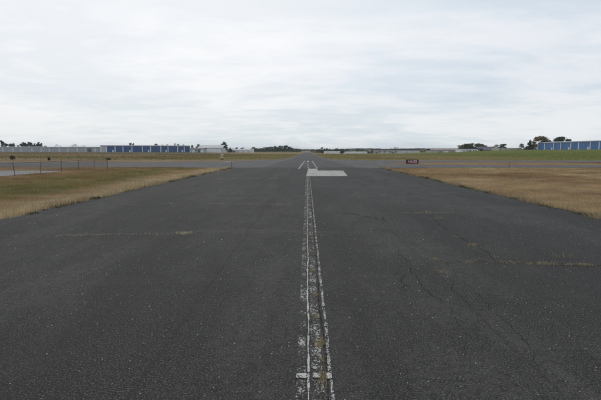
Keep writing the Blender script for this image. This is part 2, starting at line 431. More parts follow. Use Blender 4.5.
CR['rt'] = crackline([(446, 262), (478, 261), (500, 262), (540, 264.5), (601, 266), (640, 267)], .04, 4)
CR['rd'] = crackline([(425, 212), (459, 237), (474, 246), (500, 262)], .026, 5)
CR['r2'] = crackline([(380, 195), (430, 194), (452, 193)], .06, 6)
CR['r3'] = crackline([(400, 213), (440, 213), (472, 210)], .04, 7)
CR['f1'] = crackline([(398, 246), (424, 284), (446, 308), (480, 350), (520, 400)], .015, 8, .05)
CR['f2'] = crackline([(320, 258), (350, 259), (390, 258)], .016, 9)
CR['f3'] = crackline([(326, 213), (352, 214), (385, 220), (380, 214)], .06, 10)
CR['f4'] = crackline([(446, 262), (470, 290), (520, 330), (560, 390)], .011, 11, .05)
for k in range(16):                                # fine crazing right of the centre
    rk = random.Random(500+k); x_ = rk.uniform(395, 500); y_ = rk.uniform(255, 385); pl = [(x_, y_)]
    for q in range(3): pl.append((pl[-1][0]+rk.uniform(-4, 14), pl[-1][1]+rk.uniform(3, 16)))
    crackline(pl, .011, 600+k, .05)
CR['cl'] = [Vector((.148+.012*math.sin(y*2.1), y, 0)) for y in np.arange(2.4, 31, .05)]
strip('construction_joint', .143, .150, 2.2, 31.6, .0045, M['crack'], tw, .006, .09, 17, lambda y: .012*math.sin(y*2.1))

# ------------------------------------------------------------------ blades of grass (numpy)
def blades(name, P, hgt, wid, colr, lean=.5, parent=None, rng=RNG):
    n = len(P); ang = rng.random(n)*2*np.pi; la = rng.random(n)*2*np.pi; ll = hgt*lean*rng.random(n)
    dx = np.cos(ang)*wid/2; dyv = np.sin(ang)*wid/2
    A = P+np.c_[dx, dyv, np.zeros(n)]; B = P-np.c_[dx, dyv, np.zeros(n)]
    mid = np.c_[np.cos(la)*ll*.35, np.sin(la)*ll*.35, hgt*.6]; tip = np.c_[np.cos(la)*ll, np.sin(la)*ll, hgt*(1-.25*rng.random(n))]
    C = P+mid-np.c_[dx, dyv, np.zeros(n)]*.7; D = P+mid+np.c_[dx, dyv, np.zeros(n)]*.7; T = P+tip
    v = np.stack([A, B, C, A, C, D, D, C, T], 1).reshape(-1, 3)
    return npmesh(name, v, 3, M['blade'], np.repeat(colr, 9, 0), parent)
def infrust(x, y, mx=3.0):
    return (np.abs(x) < .69*y+mx)
def scatter(x0, x1, y0, y1, dens):
    n = int((x1-x0)*(y1-y0)*dens); x = RNG.uniform(x0, x1, n); y = RNG.uniform(y0, y1, n)
    k = infrust(x, y); return x[k], y[k]
def thin_by(x, y, d0, near):                       # keep fewer with distance
    d = np.hypot(x, y); k = RNG.random(len(x)) < np.clip((near/d)**1.15, .08, 1); return x[k], y[k], d[k]
def verge(name, x0, x1, y0, y1, label, hs=1.0, lean=.9):
    x, y = scatter(x0, x1, y0, y1, 900); x, y, d = thin_by(x, y, 0, 11)
    clump = fbm(x+9, y, .8); k = (RNG.random(len(x)) < .30+1.1*sst(.35, .6, clump)) & ~((x < -20.6) & (y > 31.5) & (y < 40.9)) & ~((np.abs(x) < 13) & (y > 46.5+.3*(np.abs(x)-7.5))); x, y, d, clump = x[k], y[k], d[k], clump[k]
    e = np.minimum(np.abs(x-XL), np.abs(x-XR))
    h = (.035+.055*RNG.random(len(x)))*(1+.9*sst(.45, .7, clump))*(1+1.3*sst(.9, .1, e)*(y < 47))
    wd = .0045*np.clip(d/11, 1, 4)
    c = gcol(x, y)*(.75+.65*RNG.random(len(x)))[:, None]*1.12
    dk = RNG.random(len(x)) < .10*sst(1.0, .0, e); c[dk] = np.array([.035, .050, .018])
    P = np.c_[x, y, H(x, y)-.03]
    return tag(blades(name, P, h*hs, wd, c, lean), label, 'grass', kind='stuff')
verge('dry_grass', -24, XL-.02, 8, 49.5, 'dry straw and olive grass verge left of the taxiway')
verge('dry_grass', XR+.02, 36, 8, 48.6, 'short dry brown grass right of the taxiway', .72, 1.5)
# rough edge: grass creeping over the pavement edge, dark weeds at the foot
def edge(name, X, sgn, label):
    n = 30000; y = 8+40*RNG.random(n)**1.3; out_ = RNG.random(n)**1.6*.6-.26*vnoise(y*1.0+X*9, y*0+3, .8)*vnoise(y+40, y*0+8, 3.1)-.10*vnoise(y, y*0+5, .25)-.04
    k = RNG.random(n) < .35+.9*sst(.4, .6, fbm(y, y*0, 1.1)); y, out_ = y[k], out_[k]
    x = X+sgn*out_; cl_ = fbm(y+5, x, .6); h = (.03+.09*RNG.random(len(x)))*(.3+1.7*sst(.3, .75, cl_))
    c = np.array([.38, .30, .18])*(.6+.7*RNG.random(len(x)))[:, None]
    low = (out_ < .16) & (RNG.random(len(x)) < .85*sst(.42, .58, fbm(y+50, y*0, .9)))
    c[low] = np.array([.040, .045, .020])*(.6+.8*RNG.random(low.sum()))[:, None]; h[low] *= .7
    return tag(blades(name, np.c_[x, y, np.full(len(x), -.02)], h, .0055*np.clip(np.hypot(x, y)/11, 1, 4), c, .9), label, 'grass', kind='stuff')
edge('edge_grass', XL, -1, 'straw grass fringe along the left pavement edge')
edge('edge_grass', XR, 1, 'straw grass fringe along the right pavement edge')
# median strip and far field tufts
def field(name, x0, x1, y0, y1, dens, hh, ww, label):
    x, y = scatter(x0, x1, y0, y1, dens)
    k = (RNG.random(len(x)) < .2+sst(.35, .6, fbm(x, y, 4))) & (np.abs(x) > 4.2+.8*np.clip(104-y, 0, 99)); x, y = x[k], y[k]
    return tag(blades(name, np.c_[x, y, H(x, y)-.04], hh*(.5+RNG.random(len(x))), np.full(len(x), ww), gcol(x, y)*(.75+.6*RNG.random(len(x)))[:, None]), label, 'grass', kind='stuff')
field('median_grass', 15, 60, 59, 71.5, 45, .10, .03, 'brown grass on the strip right of the red sign')
field('bank_grass', -170, -22, 92, 240, 2.4, .32, .12, 'rough olive weeds on the bank below the left hangars')
field('bank_grass', 14, 200, 92, 240, 1.6, .16, .10, 'green grass on the bank below the right hangars')
field('field_grass', -26, 26, 98, 260, 3, .16, .08, 'yellow grass beside the far end of the runway')
k_ = None

# weeds in the cracks
WP, WH, WC = [], [], []
def weeds(line, dens, spread, h0, h1, cols, gate=.5, seed=0):
    r = random.Random(seed)
    for q in line:
        if vnoise(q.x*1.0+seed*13, q.y+7, .55) < gate: continue
        for k in range(dens):
            WP.append((q.x+r.gauss(0, spread*1.6), q.y+r.gauss(0, spread), -.002)); WH.append(r.uniform(h0, h1)); c = r.choice(cols); f = r.uniform(.7, 1.25); WC.append([a*f for a in c])
STR = [(.44, .35, .21), (.38, .29, .165), (.32, .25, .15), (.48, .40, .26)]
weeds(CR['lt'], 16, .055, .006, .03, [(.34, .31, .23), (.42, .37, .27), (.25, .23, .165)], .50, 1)
weeds(CR['l2'], 14, .08, .008, .03, [(.36, .33, .27), (.28, .26, .20)], .45, 2)
weeds(CR['l3'], 18, .10, .01, .04, [(.38, .35, .29)], .42, 3)
weeds(CR['rt'], 7, .04, .006, .035, [(.36, .28, .16), (.27, .21, .125), (.42, .34, .21)], .62, 4)
weeds(CR['rd'], 7, .04, .008, .03, [(.36, .27, .15), (.3, .24, .15)], .6, 5)
weeds(CR['r2'], 12, .10, .01, .03, [(.34, .31, .24)], .42, 6)
weeds(CR['r3'], 12, .08, .01, .03, [(.34, .31, .24)], .42, 7)
weeds(CR['f2'], 5, .03, .005, .02, [(.36, .31, .21)], .5, 9)
weeds(CR['cl'], 6, .014, .006, .03, [(.40, .32, .20), (.30, .24, .15), (.25, .20, .13)], .40, 10)
def tuft(px, py, n, spread, h0, h1, cols=STR, seed=1, sq=.5):
    r = random.Random(seed+px); c0 = ground(px, py)
    for k in range(n):
        WP.append((c0.x+r.gauss(0, spread), c0.y+r.gauss(0, spread*sq), -.002)); WH.append(r.uniform(h0, h1)); c = r.choice(cols); f = r.uniform(.7, 1.25); WC.append([a*f for a in c])
tuft(185, 233.5, 240, .08, .01, .05, [(.52, .46, .33), (.42, .36, .25)], sq=1.0)
tuft(323, 378, 240, .022, .012, .04, sq=2.2); tuft(320, 344, 220, .026, .012, .04, sq=2.4); tuft(316, 316, 120, .02, .01, .03, sq=2); tuft(315, 295, 100, .02, .01, .03, sq=2)
tuft(313, 270, 90, .02, .01, .03, sq=2.4); tuft(321, 360, 60, .015, .01, .03, sq=2)
tuft(310, 328, 40, .012, .01, .025, [(.05, .10, .03), (.06, .12, .04)], sq=2); tuft(311, 322, 26, .01, .01, .02, [(.05, .10, .03)])
for px, py in ((459, 237), (474, 245), (482, 249), (496, 257), (478, 260), (437, 259), (443, 272), (470, 262), (425, 212), (441, 218)):
    tuft(px+random.uniform(-2, 2), py, random.randint(20, 80), random.uniform(.03, .08), .008, .035, seed=3, sq=1.0)
for px in (508, 513, 529, 541, 545, 552, 568, 583, 588): tuft(px, 263+(px-505)*.03+random.uniform(-1, 1), random.randint(15, 70), random.uniform(.03, .10), .008, .045, seed=5, sq=.6)
for px in (555, 562, 571): tuft(px, 258, 6, .03, .05, .16, [(.26, .23, .15)], seed=9)
for px, py in ((10, 236.5), (34, 237), (66, 235.5), (80, 235.5), (98, 235), (126, 234.5), (140, 234)): tuft(px, py, 70, .16, .008, .03, [(.42, .37, .27), (.32, .285, .20)], seed=4, sq=.25)
for px, py in ((190, 192), (223, 191), (262, 178), (217, 203.5), (240, 203.6), (276, 203.6)): tuft(px, py, 60, .16, .01, .03, [(.30, .28, .22)], seed=6, sq=.25)
o = blades('crack_weeds', np.array(WP), np.array(WH), np.full(len(WP), .0048)*np.clip(np.array(WP)[:, 1]/6, .8, 3), np.array(WC), 1.1)
tag(o, 'dry tan weeds growing in the pavement cracks', 'weeds', kind='stuff')

# loose stones on the pavement
def stones(n, y0, y1, s0, s1, pw):
    tet = np.array([(1, 0, -.3), (-.5, .87, -.3), (-.5, -.87, -.3), (.2, .1, .7)])
    fc = np.array([(0, 1, 3), (1, 2, 3), (2, 0, 3)])
    y = y0+(y1-y0)*RNG.random(n)**pw; x = RNG.uniform(-7.3, 7.2, n); k = infrust(x, y, 1) & ~((x > -.1) & (x < .22)); x, y = x[k], y[k]; n = len(x)
    s = s0+(s1-s0)*RNG.random(n)**3; a = RNG.random(n)*6.28; ca_, sa_ = np.cos(a), np.sin(a)
    t = tet[None]*(.6+.8*RNG.random((n, 4, 3)))*s[:, None, None]
    X = t[..., 0]*ca_[:, None]-t[..., 1]*sa_[:, None]+x[:, None]; Y = t[..., 0]*sa_[:, None]+t[..., 1]*ca_[:, None]+y[:, None]; Z = t[..., 2]*.8+.002
    P = np.stack([X, Y, Z], -1)[:, fc].reshape(-1, 3)
    g = .18+.55*RNG.random(n)**1.2; c = np.c_[g, g*.98, g*.94]
    return P, np.repeat(c, 9, 0)
a = stones(6500, 2.3, 12, .0018, .0085, 1.25); b = stones(1200, 8, 30, .004, .010, 1.2)
tag(npmesh('loose_gravel', np.r_[a[0], b[0]], 3, M['stone'], np.r_[a[1], b[1]]), 'small pale stones scattered loose on the asphalt', 'gravel', kind='stuff')

# ------------------------------------------------------------------ chain-link fence
fc = empty('chain_link_fence', (-20, 20, 0)); tag(fc, 'low chain-link fence on leaning steel posts left of the taxiway', 'fence')
FY = [22.5, 25.6, 28.7, 31.8, 34.9, 37.9, 40.8, 43.8, 46.7]; FH = .88; lean = [0, .02, -.01, -.11, .02, .0, -.02, .01, 0]
def fl(p): return (p[0]+20, p[1]-20, p[2])
for i, y in enumerate(FY):
    last = i == len(FY)-1; rr = .045 if last else .026
    MB().tube([fl((-20, y, -.1)), fl((-20+lean[i]*.4, y+lean[i], FH+.05))], rr, 8).build('post', M['oldsteel'], fc)
MB().tube([fl((-20+lean[i]*.4, y+lean[i], FH)) for i, y in enumerate(FY)], .016, 6).build('top_rail', M['oldsteel'], fc)
for i in range(len(FY)-1):
    mb = MB(); y0, y1 = FY[i], FY[i+1]; wd = y1-y0; s = .07; hh = FH-.06
    k = -hh
    while k < wd:
        for sg in (0, 1):
            a0, b0 = max(k, 0), min(k+hh, wd)
            if b0-a0 > .01:
                z0, z1 = (a0-k), (b0-k)
                if sg: z0, z1 = hh-z0, hh-z1
                p, q = Vector(fl((-20, y0+a0, .04+z0))), Vector(fl((-20, y0+b0, .04+z1)))
                mb.tube([p, q], .0022, 3, False)
        k += s
    mb.build('wire_mesh', M['oldsteel'], fc)

# ------------------------------------------------------------------ runway sign
c0 = at(412.2, 164.4, 60.5); z0 = 0.0
sg = empty('runway_sign', (c0.x, c0.y, z0), math.atan2(-c0.x, c0.y)*-.0); tag(sg, 'low dark red airfield sign with white numerals beside the crossing taxiway', 'sign')
W_, HT, B0 = 1.56, .50, .09
MB().box(-W_/2+.09, W_/2-.09, -.085, .085, B0, B0+HT).build('panel', M['red'], sg)
for s in (-1, 1): MB().box(min(s*(W_/2-.088), s*W_/2), max(s*(W_/2-.088), s*W_/2), -.105, .105, B0-.01, B0+HT+.012).build('end_cap', M['black'], sg)
MB().box(-W_/2+.0885, W_/2-.0885, -.10, .10, B0+HT+.001, B0+HT+.03).build('top_trim', M['black'], sg)
MB().box(-W_/2+.0885, W_/2-.0885, -.10, .10, B0-.03, B0-.001).build('bottom_trim', M['black'], sg)
for s in (-1, 1): MB().tube([(s*.5, 0, -.04), (s*.5, 0, B0-.02)], .03, 8).build('leg', M['oldsteel'], sg)
MB().box(-.75, .75, -.3, .3, -.06, .012).build('footing', M['concrete'], sg)
cu = bpy.data.curves.new('numerals', 'FONT'); cu.body = '14-32'; cu.size = .50; cu.align_x = 'CENTER'; cu.align_y = 'CENTER'; cu.extrude = .002; cu.offset = .008; cu.space_character = 1.0
tob = bpy.data.objects.new('numerals_tmp', cu); col.objects.link(tob)
bpy.context.view_layer.update(); dg = bpy.context.evaluated_depsgraph_get()
tm = bpy.data.meshes.new_from_object(tob.evaluated_get(dg)); bpy.data.objects.remove(tob); tm.name = 'numerals'; tm.materials.clear()
to = link('numerals', tm, M['legend'], sg); to.rotation_euler = (math.pi/2, 0, 0); to.location = (0, -.0885, B0+HT/2)

# small field markers
def marker(px, py, top, label):
    p = ground(px, py); h = (py-top)/F*p.y*1.0
    e = empty('edge_marker', (p.x, p.y, 0)); tag(e, label, 'marker post', 'reflector posts beside the crossing taxiway')
    MB().tube([(0, 0, -.05), (0, 0, h)], .028, 8).build('stake', M['oldsteel'], e)
    MB().lathe([(.035, h-.16), (.045, h-.15), (.045, h-.02), (.03, h)], 0, 0, 10).build('reflector', M['steel'], e)
    MB().lathe([(.10, -.01), (.10, .015), (.04, .03)], 0, 0, 12).build('base', M['oldsteel'], e)
marker(231.7, 167.0, 161.6, 'thin grey marker post at the left end of the taxiway fillet')
marker(509, 167.4, 160.6, 'thin grey marker post in front of the green bank')
# orange and white drum
p = ground(222, 159.3)
dr = empty('traffic_drum', (p.x, p.y, hz(p.x, p.y))); tag(dr, 'orange and white traffic drum on the grass before the pale hangar', 'traffic drum')
DH = 1.16
MB().lathe([(.36, -.02), (.36, .07), (.30, .10)], 0, 0, 20).build('rubber_base', M['black'], dr)
segs = [(.29, .28, .101, .36, 'orange'), (.28, .265, .361, .56, 'reflect'), (.265, .255, .561, .74, 'orange'), (.255, .24, .741, .96, 'reflect'), (.24, .225, .961, DH, 'reflect')]
for r0, r1, a, b, mm in segs: MB().lathe([(r0, a), (r0+.012, a+.02), (r1+.012, b-.02), (r1, b)], 0, 0, 20).build('band', M[mm], dr)
MB().tube([(-.1, 0, DH-.01), (-.09, 0, DH+.07), (.09, 0, DH+.07), (.1, 0, DH-.01)], .018, 6).build('handle', M['orange'], dr)
# low white board
p = ground(228, 162.4); bd = empty('low_barricade', (p.x, p.y, 0)); tag(bd, 'low white barricade board lying near the thin marker post', 'barricade')
MB().box(-.62, .62, -.04, .04, .06, .15).build('board', M['palegrey'], bd)
for s in (-1, 1): MB().profile([(-.16, -.01), (.16, -.01), (.12, .058), (-.12, .058)], s*.45-.03, s*.45+.03).build('foot', M['oldsteel'], bd)

# ------------------------------------------------------------------ buildings
def gable(x0, x1, y0, y1, z0, z1, over=.3, t=.22):
    """low gable running along x: roof body with thickness"""
    ym = (y0+y1)/2
    return MB().profile([(y0-over, z0), (ym, z1), (y1+over, z0), (y1+over, z0+t), (ym, z1+t), (y0-over, z0+t)], x0-over, x1+over)
def hangar_row(name, label, p0, p1, depth, height, bays, doormat, pilmat, wallmat, roofmat, ridge=.9, base=0.0, boxes=True, firstpale=0):
    """row of hangar bays from p0 to p1 (world xy): local x along the row, local -y faces the airfield."""
    d = Vector((p1[0]-p0[0], p1[1]-p0[1])); Ln = d.length; rz = math.atan2(d.y, d.x)
    e = empty(name, (p0[0], p0[1], base), rz); tag(e, label, 'hangar', 'long hangar rows')
    MB().box(0, Ln, .16, depth, -1.2, height).build('wall', wallmat, e)
    prof = [(-.35, height+.002), (depth/2, height+ridge), (depth+.35, height+.002), (depth+.35, height+.2), (depth/2, height+ridge+.22), (-.35, height+.2)]
    MB().profile(prof, -.4, Ln+.4).build('roof', roofmat, e)
    MB().box(-.3, Ln+.3, -.42, -.352, height-.05, height+.26).build('fascia', roofmat, e)
    x = 0
    for i, wb in enumerate(bays):
        pw = .72
        dm = wallmat if i < firstpale else doormat
        dr_ = None
        mb = MB(); n = 4; xa, xb = x+pw+.05, x+wb-.05; ww = (xb-xa)/n
        for k in range(n):                                            # folding leaves, each with ribs
            s0, s1 = xa+k*ww+.02, xa+(k+1)*ww-.02; off = .035*(k % 2)
            mb.box(s0, s1, .02+off, .155, .05, height-.35)
            for q in range(1, 4): mb.box(s0+(s1-s0)*q/4-.03, s0+(s1-s0)*q/4+.03, -.02+off, .0195+off, .06, height-.36)
        mb.build('door', dm, e)
        MB().box(x, x+pw, -.12, .158, -.3, height-.251).build('pillar', pilmat, e)
        if boxes and i % 2 == 1:
            MB().box(x+wb-2.1, x+wb-.9, -.25, -.021, .0, 1.75).build('service_door', pilmat, e)
        x += wb
    MB().box(x-.02, x+.45, -.12, .158, -.3, height-.251).build('pillar', pilmat, e)
    MB().box(.05, Ln, -.06, .157, height-.349, height-.252).build('door_header', roofmat, e)
    return e
def baysfit(ln, pat): 
    s = sum(pat); return [b*ln/s for b in pat]
# right blue row, receding
q0 = at(537.5, 150, 372); q1 = at(622, 149, 282)
ln = math.hypot(q1.x-q0.x, q1.y-q0.y)
hb = hangar_row('blue_hangar', 'long blue hangar row with white pillars above the green bank on the right', (q0.x, q0.y), (q1.x, q1.y), 14, 5.35, baysfit(ln, [8.5, 11, 8, 11, 8, 11, 8, 11, 8]), M['blue'], M['white'], M['blue'], M['roofgrey'], .7, 2.25+.25)
# left blue row
q0 = at(100.5, 152.3, 420); q1 = at(190, 152.3, 452); ln = math.hypot(q1.x-q0.x, q1.y-q0.y)
hangar_row('blue_hangar', 'long dark blue hangar row with white pillars on the left skyline', (q0.x, q0.y), (q1.x, q1.y), 16, 5.7, baysfit(ln, [5.3, 15.8*.52, 15.8*.48, 8.7, 10.5, 8, 10.5, 7.5, 10, 7, 6.5]), M['blue_far'], M['white'], M['palegrey'], M['roofgrey'], .5, hz(q0.x, q0.y), True, 1)
# grey row at far left
q0 = at(-22, 152, 500); q1 = at(103, 152, 492); ln = math.hypot(q1.x-q0.x, q1.y-q0.y)
hangar_row('grey_hangar', 'long pale grey hangar row at the far left edge of the view', (q0.x, q0.y), (q1.x, q1.y), 16, 4.7, baysfit(ln, [8, 9, 8, 10, 8, 11, 9, 8, 10, 8.5, 9, 8.5, 9, 8]), M['greydoor'], M['white'], M['palegrey'], M['roofgrey'], .7, hz(q0.x, q0.y), False)

def ring(x0, x1, z0, z1, t, y0, y1):
    mb = MB(); c = [(x0-t, z0-t), (x1+t, z0-t), (x1+t, z1+t), (x0-t, z1+t)]; i = [(x0, z0), (x1, z0), (x1, z1), (x0, z1)]
    mb.v = [(x, y, z) for y in (y0, y1) for q in (c, i) for x, z in q]
    for k in range(4):
        j = (k+1) % 4
        mb.f += [(k, j, 4+j, 4+k), (8+k, 12+k, 12+j, 8+j), (k, 8+k, 8+j, j), (4+k, 4+j, 12+j, 12+k)]
    return mb
def house(name, label, px0, px1, ybase, ywall, yroof, Y, depth, wall, roof, cat='building', doors=(), windows=(), flat=False, group=None):
    """eave side faces the airfield; doors/windows as (fraction0, fraction1, z0, z1 fractions, material)"""
    a = at(px0, ybase, Y); b = at(px1, ybase, Y); zt = at(px0, ywall, Y).z; zr = at(px0, yroof, Y).z
    zb = min(hz(a.x, Y), hz(b.x, Y)); Wd = b.x-a.x; h = zt-zb; hr = zr-zb
    e = empty(name, (a.x, Y, zb)); tag(e, label, cat, group)
    MB().box(0, Wd, 0, depth, -.5, h).build('wall', wall, e)
    if flat: MB().box(-.2, Wd+.2, -.2, depth+.2, h+.002, hr).build('roof', roof, e)
    else: gable(0, Wd, 0, depth, h+.003, hr, .4, .15).build('roof', roof, e)
    for f0, f1, g0, g1, m in doors:
        o = MB(); o.box(f0*Wd, f1*Wd, -.08, -.004, g0*h, g1*h); dd = o.build('door', m, e)
        t = .12; ring(f0*Wd-.004, f1*Wd+.004, g0*h-.004, g1*h+.004, t, -.11, -.003).build('door_frame', M['white'], dd)
    for f0, f1, g0, g1, m in windows:
        ww = MB().box(f0*Wd, f1*Wd, -.05, -.004, g0*h, g1*h).build('window', m, e)
        t = .1; ring(f0*Wd-.004, f1*Wd+.004, g0*h-.004, g1*h+.004, t, -.09, -.003).build('window_frame', M['white'], ww)
    return e
house('pale_hangar', 'large pale hangar with grey gable roof left of the round dark tree', 198, 222.5, 153, 147.9, 144.9, 420, 24, M['palegrey'], M['roofgrey'], 'hangar',
      [(.05, .14, 0, .7, M['darkopen']), (.30, .93, .02, .82, M['white'])], [(.17, .22, .45, .75, M['darkglass'])])
house('hangar_annex', 'low grey annex building between blue hangar and pale hangar', 190.6, 204, 153, 148.9, 147.9, 405, 10, M['greydoor'], M['roofslate'], 'annex',
      [(.15, .30, 0, .75, M['white']), (.55, .70, 0, .8, M['darkopen']), (.78, .95, 0, .8, M['white'])], [(.36, .48, .4, .75, M['darkglass'])])
house('white_shed', 'long low white shed with grey roof left of the pine line', 231.5, 250, 152.6, 150.4, 149.0, 520, 12, M['palegrey'], M['roofgrey'], 'shed', [(.1, .2, 0, .8, M['darkopen']), (.42, .56, 0, .8, M['white']), (.7, .85, 0, .8, M['white'])])
house('white_garage', 'tall white garage at the end of the low shed by the pines', 250.3, 253.2, 152.8, 149.2, 148.7, 500, 8, M['white'], M['white'], 'garage', [(.2, .7, 0, .7, M['palegrey'])], flat=True)
house('white_storage', 'short white storage building far off right of the runway end', 324.5, 340.5, 153.4, 152.15, 151.75, 440, 10, M['white'], M['white'], 'building', [(.1, .25, 0, .8, M['palegrey']), (.5, .65, 0, .8, M['palegrey'])])
house('white_storage', 'longer white storage building far off left of the grey warehouse', 344, 369, 153.4, 152.3, 151.9, 440, 10, M['white'], M['white'], 'building', [(.1, .2, 0, .8, M['palegrey']), (.4, .5, 0, .8, M['palegrey']), (.7, .8, 0, .8, M['palegrey'])])
house('warehouse', 'long grey warehouse with dark flat roof on the skyline right of centre', 372.5, 420, 153.6, 150.1, 149.2, 425, 24, M['rosewall'], M['roofdark'], 'warehouse',
      [(.06+.115*k, .06+.115*k+.05, 0, .62, M['palegrey'] if k % 3 else M['darkopen']) for k in range(8)], [(.13+.115*k, .13+.115*k+.03, .62, .8, M['darkglass']) for k in range(7)], True)
house('low_shed', 'low white shed just right of the dark roofed warehouse', 399, 420, 153.4, 152.2, 151.8, 405, 6, M['white'], M['roofgrey'], 'shed', [(.3, .42, 0, .8, M['darkopen'])])
house('tan_building', 'tan building with brown gable roof on the green bank edge', 431.5, 459, 153, 150.4, 148.3, 400, 18, M['rosewall'], M['rooftan'], 'building', [(.08, .2, 0, .8, M['beige']), (.45, .6, 0, .85, M['white']), (.72, .8, 0, .7, M['darkopen'])], [(.27, .34, .4, .75, M['darkglass']), (.86, .93, .4, .75, M['darkglass'])])
house('white_building', 'white building with flat roof below the broad clump of trees', 460, 478, 152.6, 149.4, 148.9, 385, 12, M['white'], M['palegrey'], 'building', [(.15, .3, 0, .7, M['palegrey']), (.5, .62, 0, .7, M['darkopen'])], [(.36, .44, .4, .7, M['darkglass']), (.72, .8, .4, .7, M['darkglass']), (.86, .94, .4, .7, M['darkglass'])], True)
house('slate_roof_house', 'building with dark slate roof and pale walls behind the green bank', 479.5, 497, 152.2, 150.3, 146.7, 392, 16, M['palegrey'], M['roofslate'], 'building', [(.5, .6, 0, .8, M['darkopen'])], [(.2, .28, .35, .75, M['darkglass']), (.72, .8, .35, .75, M['darkglass'])])
house('beige_building', 'long low beige building left of the bare tree and conifer', 498.5, 519.5, 151.6, 148.6, 147.9, 375, 14, M['beige'], M['beige'], 'building', [(.06, .12, 0, .75, M['darkopen'])], [(.3, .36, .4, .7, M['darkglass']), (.55, .61, .4, .7, M['darkglass']), (.8, .86, .4, .7, M['darkglass'])], True)

# ------------------------------------------------------------------ trees
def leafcloud(rng, lobes, n, size):
    """n small leaf sprays spread through ellipsoid lobes (cx,cy,cz,rx,ry,rz)"""
    lb = np.array(lobes); wgt = lb[:, 3]*lb[:, 5]; wgt = wgt/wgt.sum(); k = rng.choice(len(lb), n, p=wgt)
    u = rng.normal(size=(n, 3)); u /= np.linalg.norm(u, axis=1)[:, None]; rad = rng.random(n)**.45
    c = lb[k, :3]+u*rad[:, None]*lb[k, 3:]*(1+.18*rng.normal(size=n))[:, None]
    a = rng.normal(size=(n, 3)); a /= np.linalg.norm(a, axis=1)[:, None]; b = np.cross(a, rng.normal(size=(n, 3))); b /= np.linalg.norm(b, axis=1)[:, None]
    s = size*(.5+rng.random(n))[:, None]
    P = np.stack([c+a*s, c+b*s*.6, c-a*s*.8, c-b*s*.6], 1).reshape(-1, 3)
    return P, k
PAL = {'pine': [(.038, .046, .026), (.050, .058, .032), (.030, .036, .020)], 'dark': [(.036, .046, .022), (.050, .058, .028)], 'green': [(.045, .060, .026), (.060, .074, .034), (.034, .044, .020)],
       'autumn': [(.25, .155, .065), (.20, .135, .06), (.16, .125, .055)], 'mixed': [(.135, .120, .065), (.095, .100, .048), (.165, .125, .070)], 'bare': [(.20, .165, .15), (.16, .135, .12)], 'far': [(.050, .054, .044), (.062, .062, .052)], 'brush': [(.075, .072, .044), (.095, .085, .055)]}
for k_ in ('pine', 'dark', 'green', 'brush', 'far'): PAL[k_] = [tuple(x*1.3 for x in c) for c in PAL[k_]]
def tree(name, label, px, ytop, wpx, Y, kind, shape='round', ybase=None, leaves=900, seed=0, group=None, cat='tree'):
    rng = np.random.default_rng(seed*77+int(px*10)); p = at(px, ytop, Y); zb = hz(p.x, Y)
    h = p.z-zb; wd = wpx/F*Y; e = empty(name, (p.x, Y, zb)); tag(e, label, cat, group)
    lobes = []
    if shape == 'cone':
        for k in range(9):
            f = k/8; z = h*(.12+.84*f); r_ = wd/2*(1-f)*.95+.15
            for q in range(3): lobes.append((rng.normal()*r_*.4, rng.normal()*r_*.4, z, r_*.8, r_*.8, h*.075))
    elif shape == 'pine':
        for k in range(11):
            f = rng.random(); z = h*(.45+.5*f); r_ = wd*.27*(1.1-.55*f)
            a = rng.random()*6.28; lobes.append((math.cos(a)*wd*.27*(1-.5*f), math.sin(a)*wd*.27, z, r_, r_, h*.085))
    elif shape == 'bush':
        for k in range(9):
            a = rng.random()*6.28; lobes.append((math.cos(a)*wd*.3, math.sin(a)*wd*.3, h*(.15+.55*rng.random()), wd*.24, wd*.24, h*.28))
    else:
        for k in range(26):
            a = rng.random()*6.28; f = rng.random()**1.15; rr = math.sqrt(rng.random())*.36
            lobes.append((math.cos(a)*wd*rr*(1.2-.8*f), math.sin(a)*wd*rr, h*(.20+.68*f), wd*rng.uniform(.11, .2), wd*.17, h*rng.uniform(.07, .13)))
    sz = max(.16, min(.5, h*.045)) if kind != 'bare' else .30
    P, k = leafcloud(rng, lobes, leaves if kind != 'bare' else leaves//2, sz)
    P[:, 2] = np.maximum(P[:, 2]*h/np.percentile(P[:, 2], 99.6), -.05); xr = np.percentile(np.abs(P[:, 0]), 96); P[:, :2] *= wd/2/xr
    if kind == 'bare':                                   # thin twigs instead of leaves
        q = P.reshape(-1, 4, 3); m_ = (q[:, 1:2]+q[:, 3:4])/2; q[:, [1, 3]] = m_+(q[:, [1, 3]]-m_)*.16; q[:, 0] += (q[:, 0]-q[:, 2])*.8; P = q.reshape(-1, 3)
    pal = np.array(PAL[kind]); c = pal[k % len(pal)]*(.7+.6*rng.random(len(k)))[:, None]
    npmesh('crown', P, 4, M['leaf'], np.repeat(c, 4, 0), e)
    mb = MB(); th = h*(.95 if shape == 'cone' else .6); r0 = max(.06, h*.018)
    mb.tube([(0, 0, -.3), (.02*h*rng.normal()*.4, 0, th*.5), (.03*h*rng.normal()*.4, 0, th)], [r0*1.3, r0*.9, r0*.4], 7)
    mb.build('trunk', M['bark'], e)
    if shape not in ('cone', 'bush'):
        lm = MB()
        for (x, y, z, a, b, c_) in lobes[:9]: lm.tube([(0, 0, z*.55), (x*.5, y*.5, z*.8), (x, y, z)], [r0*.5, r0*.3, r0*.12], 5, False)
        lm.build('limb', M['bark'], e)
    return e
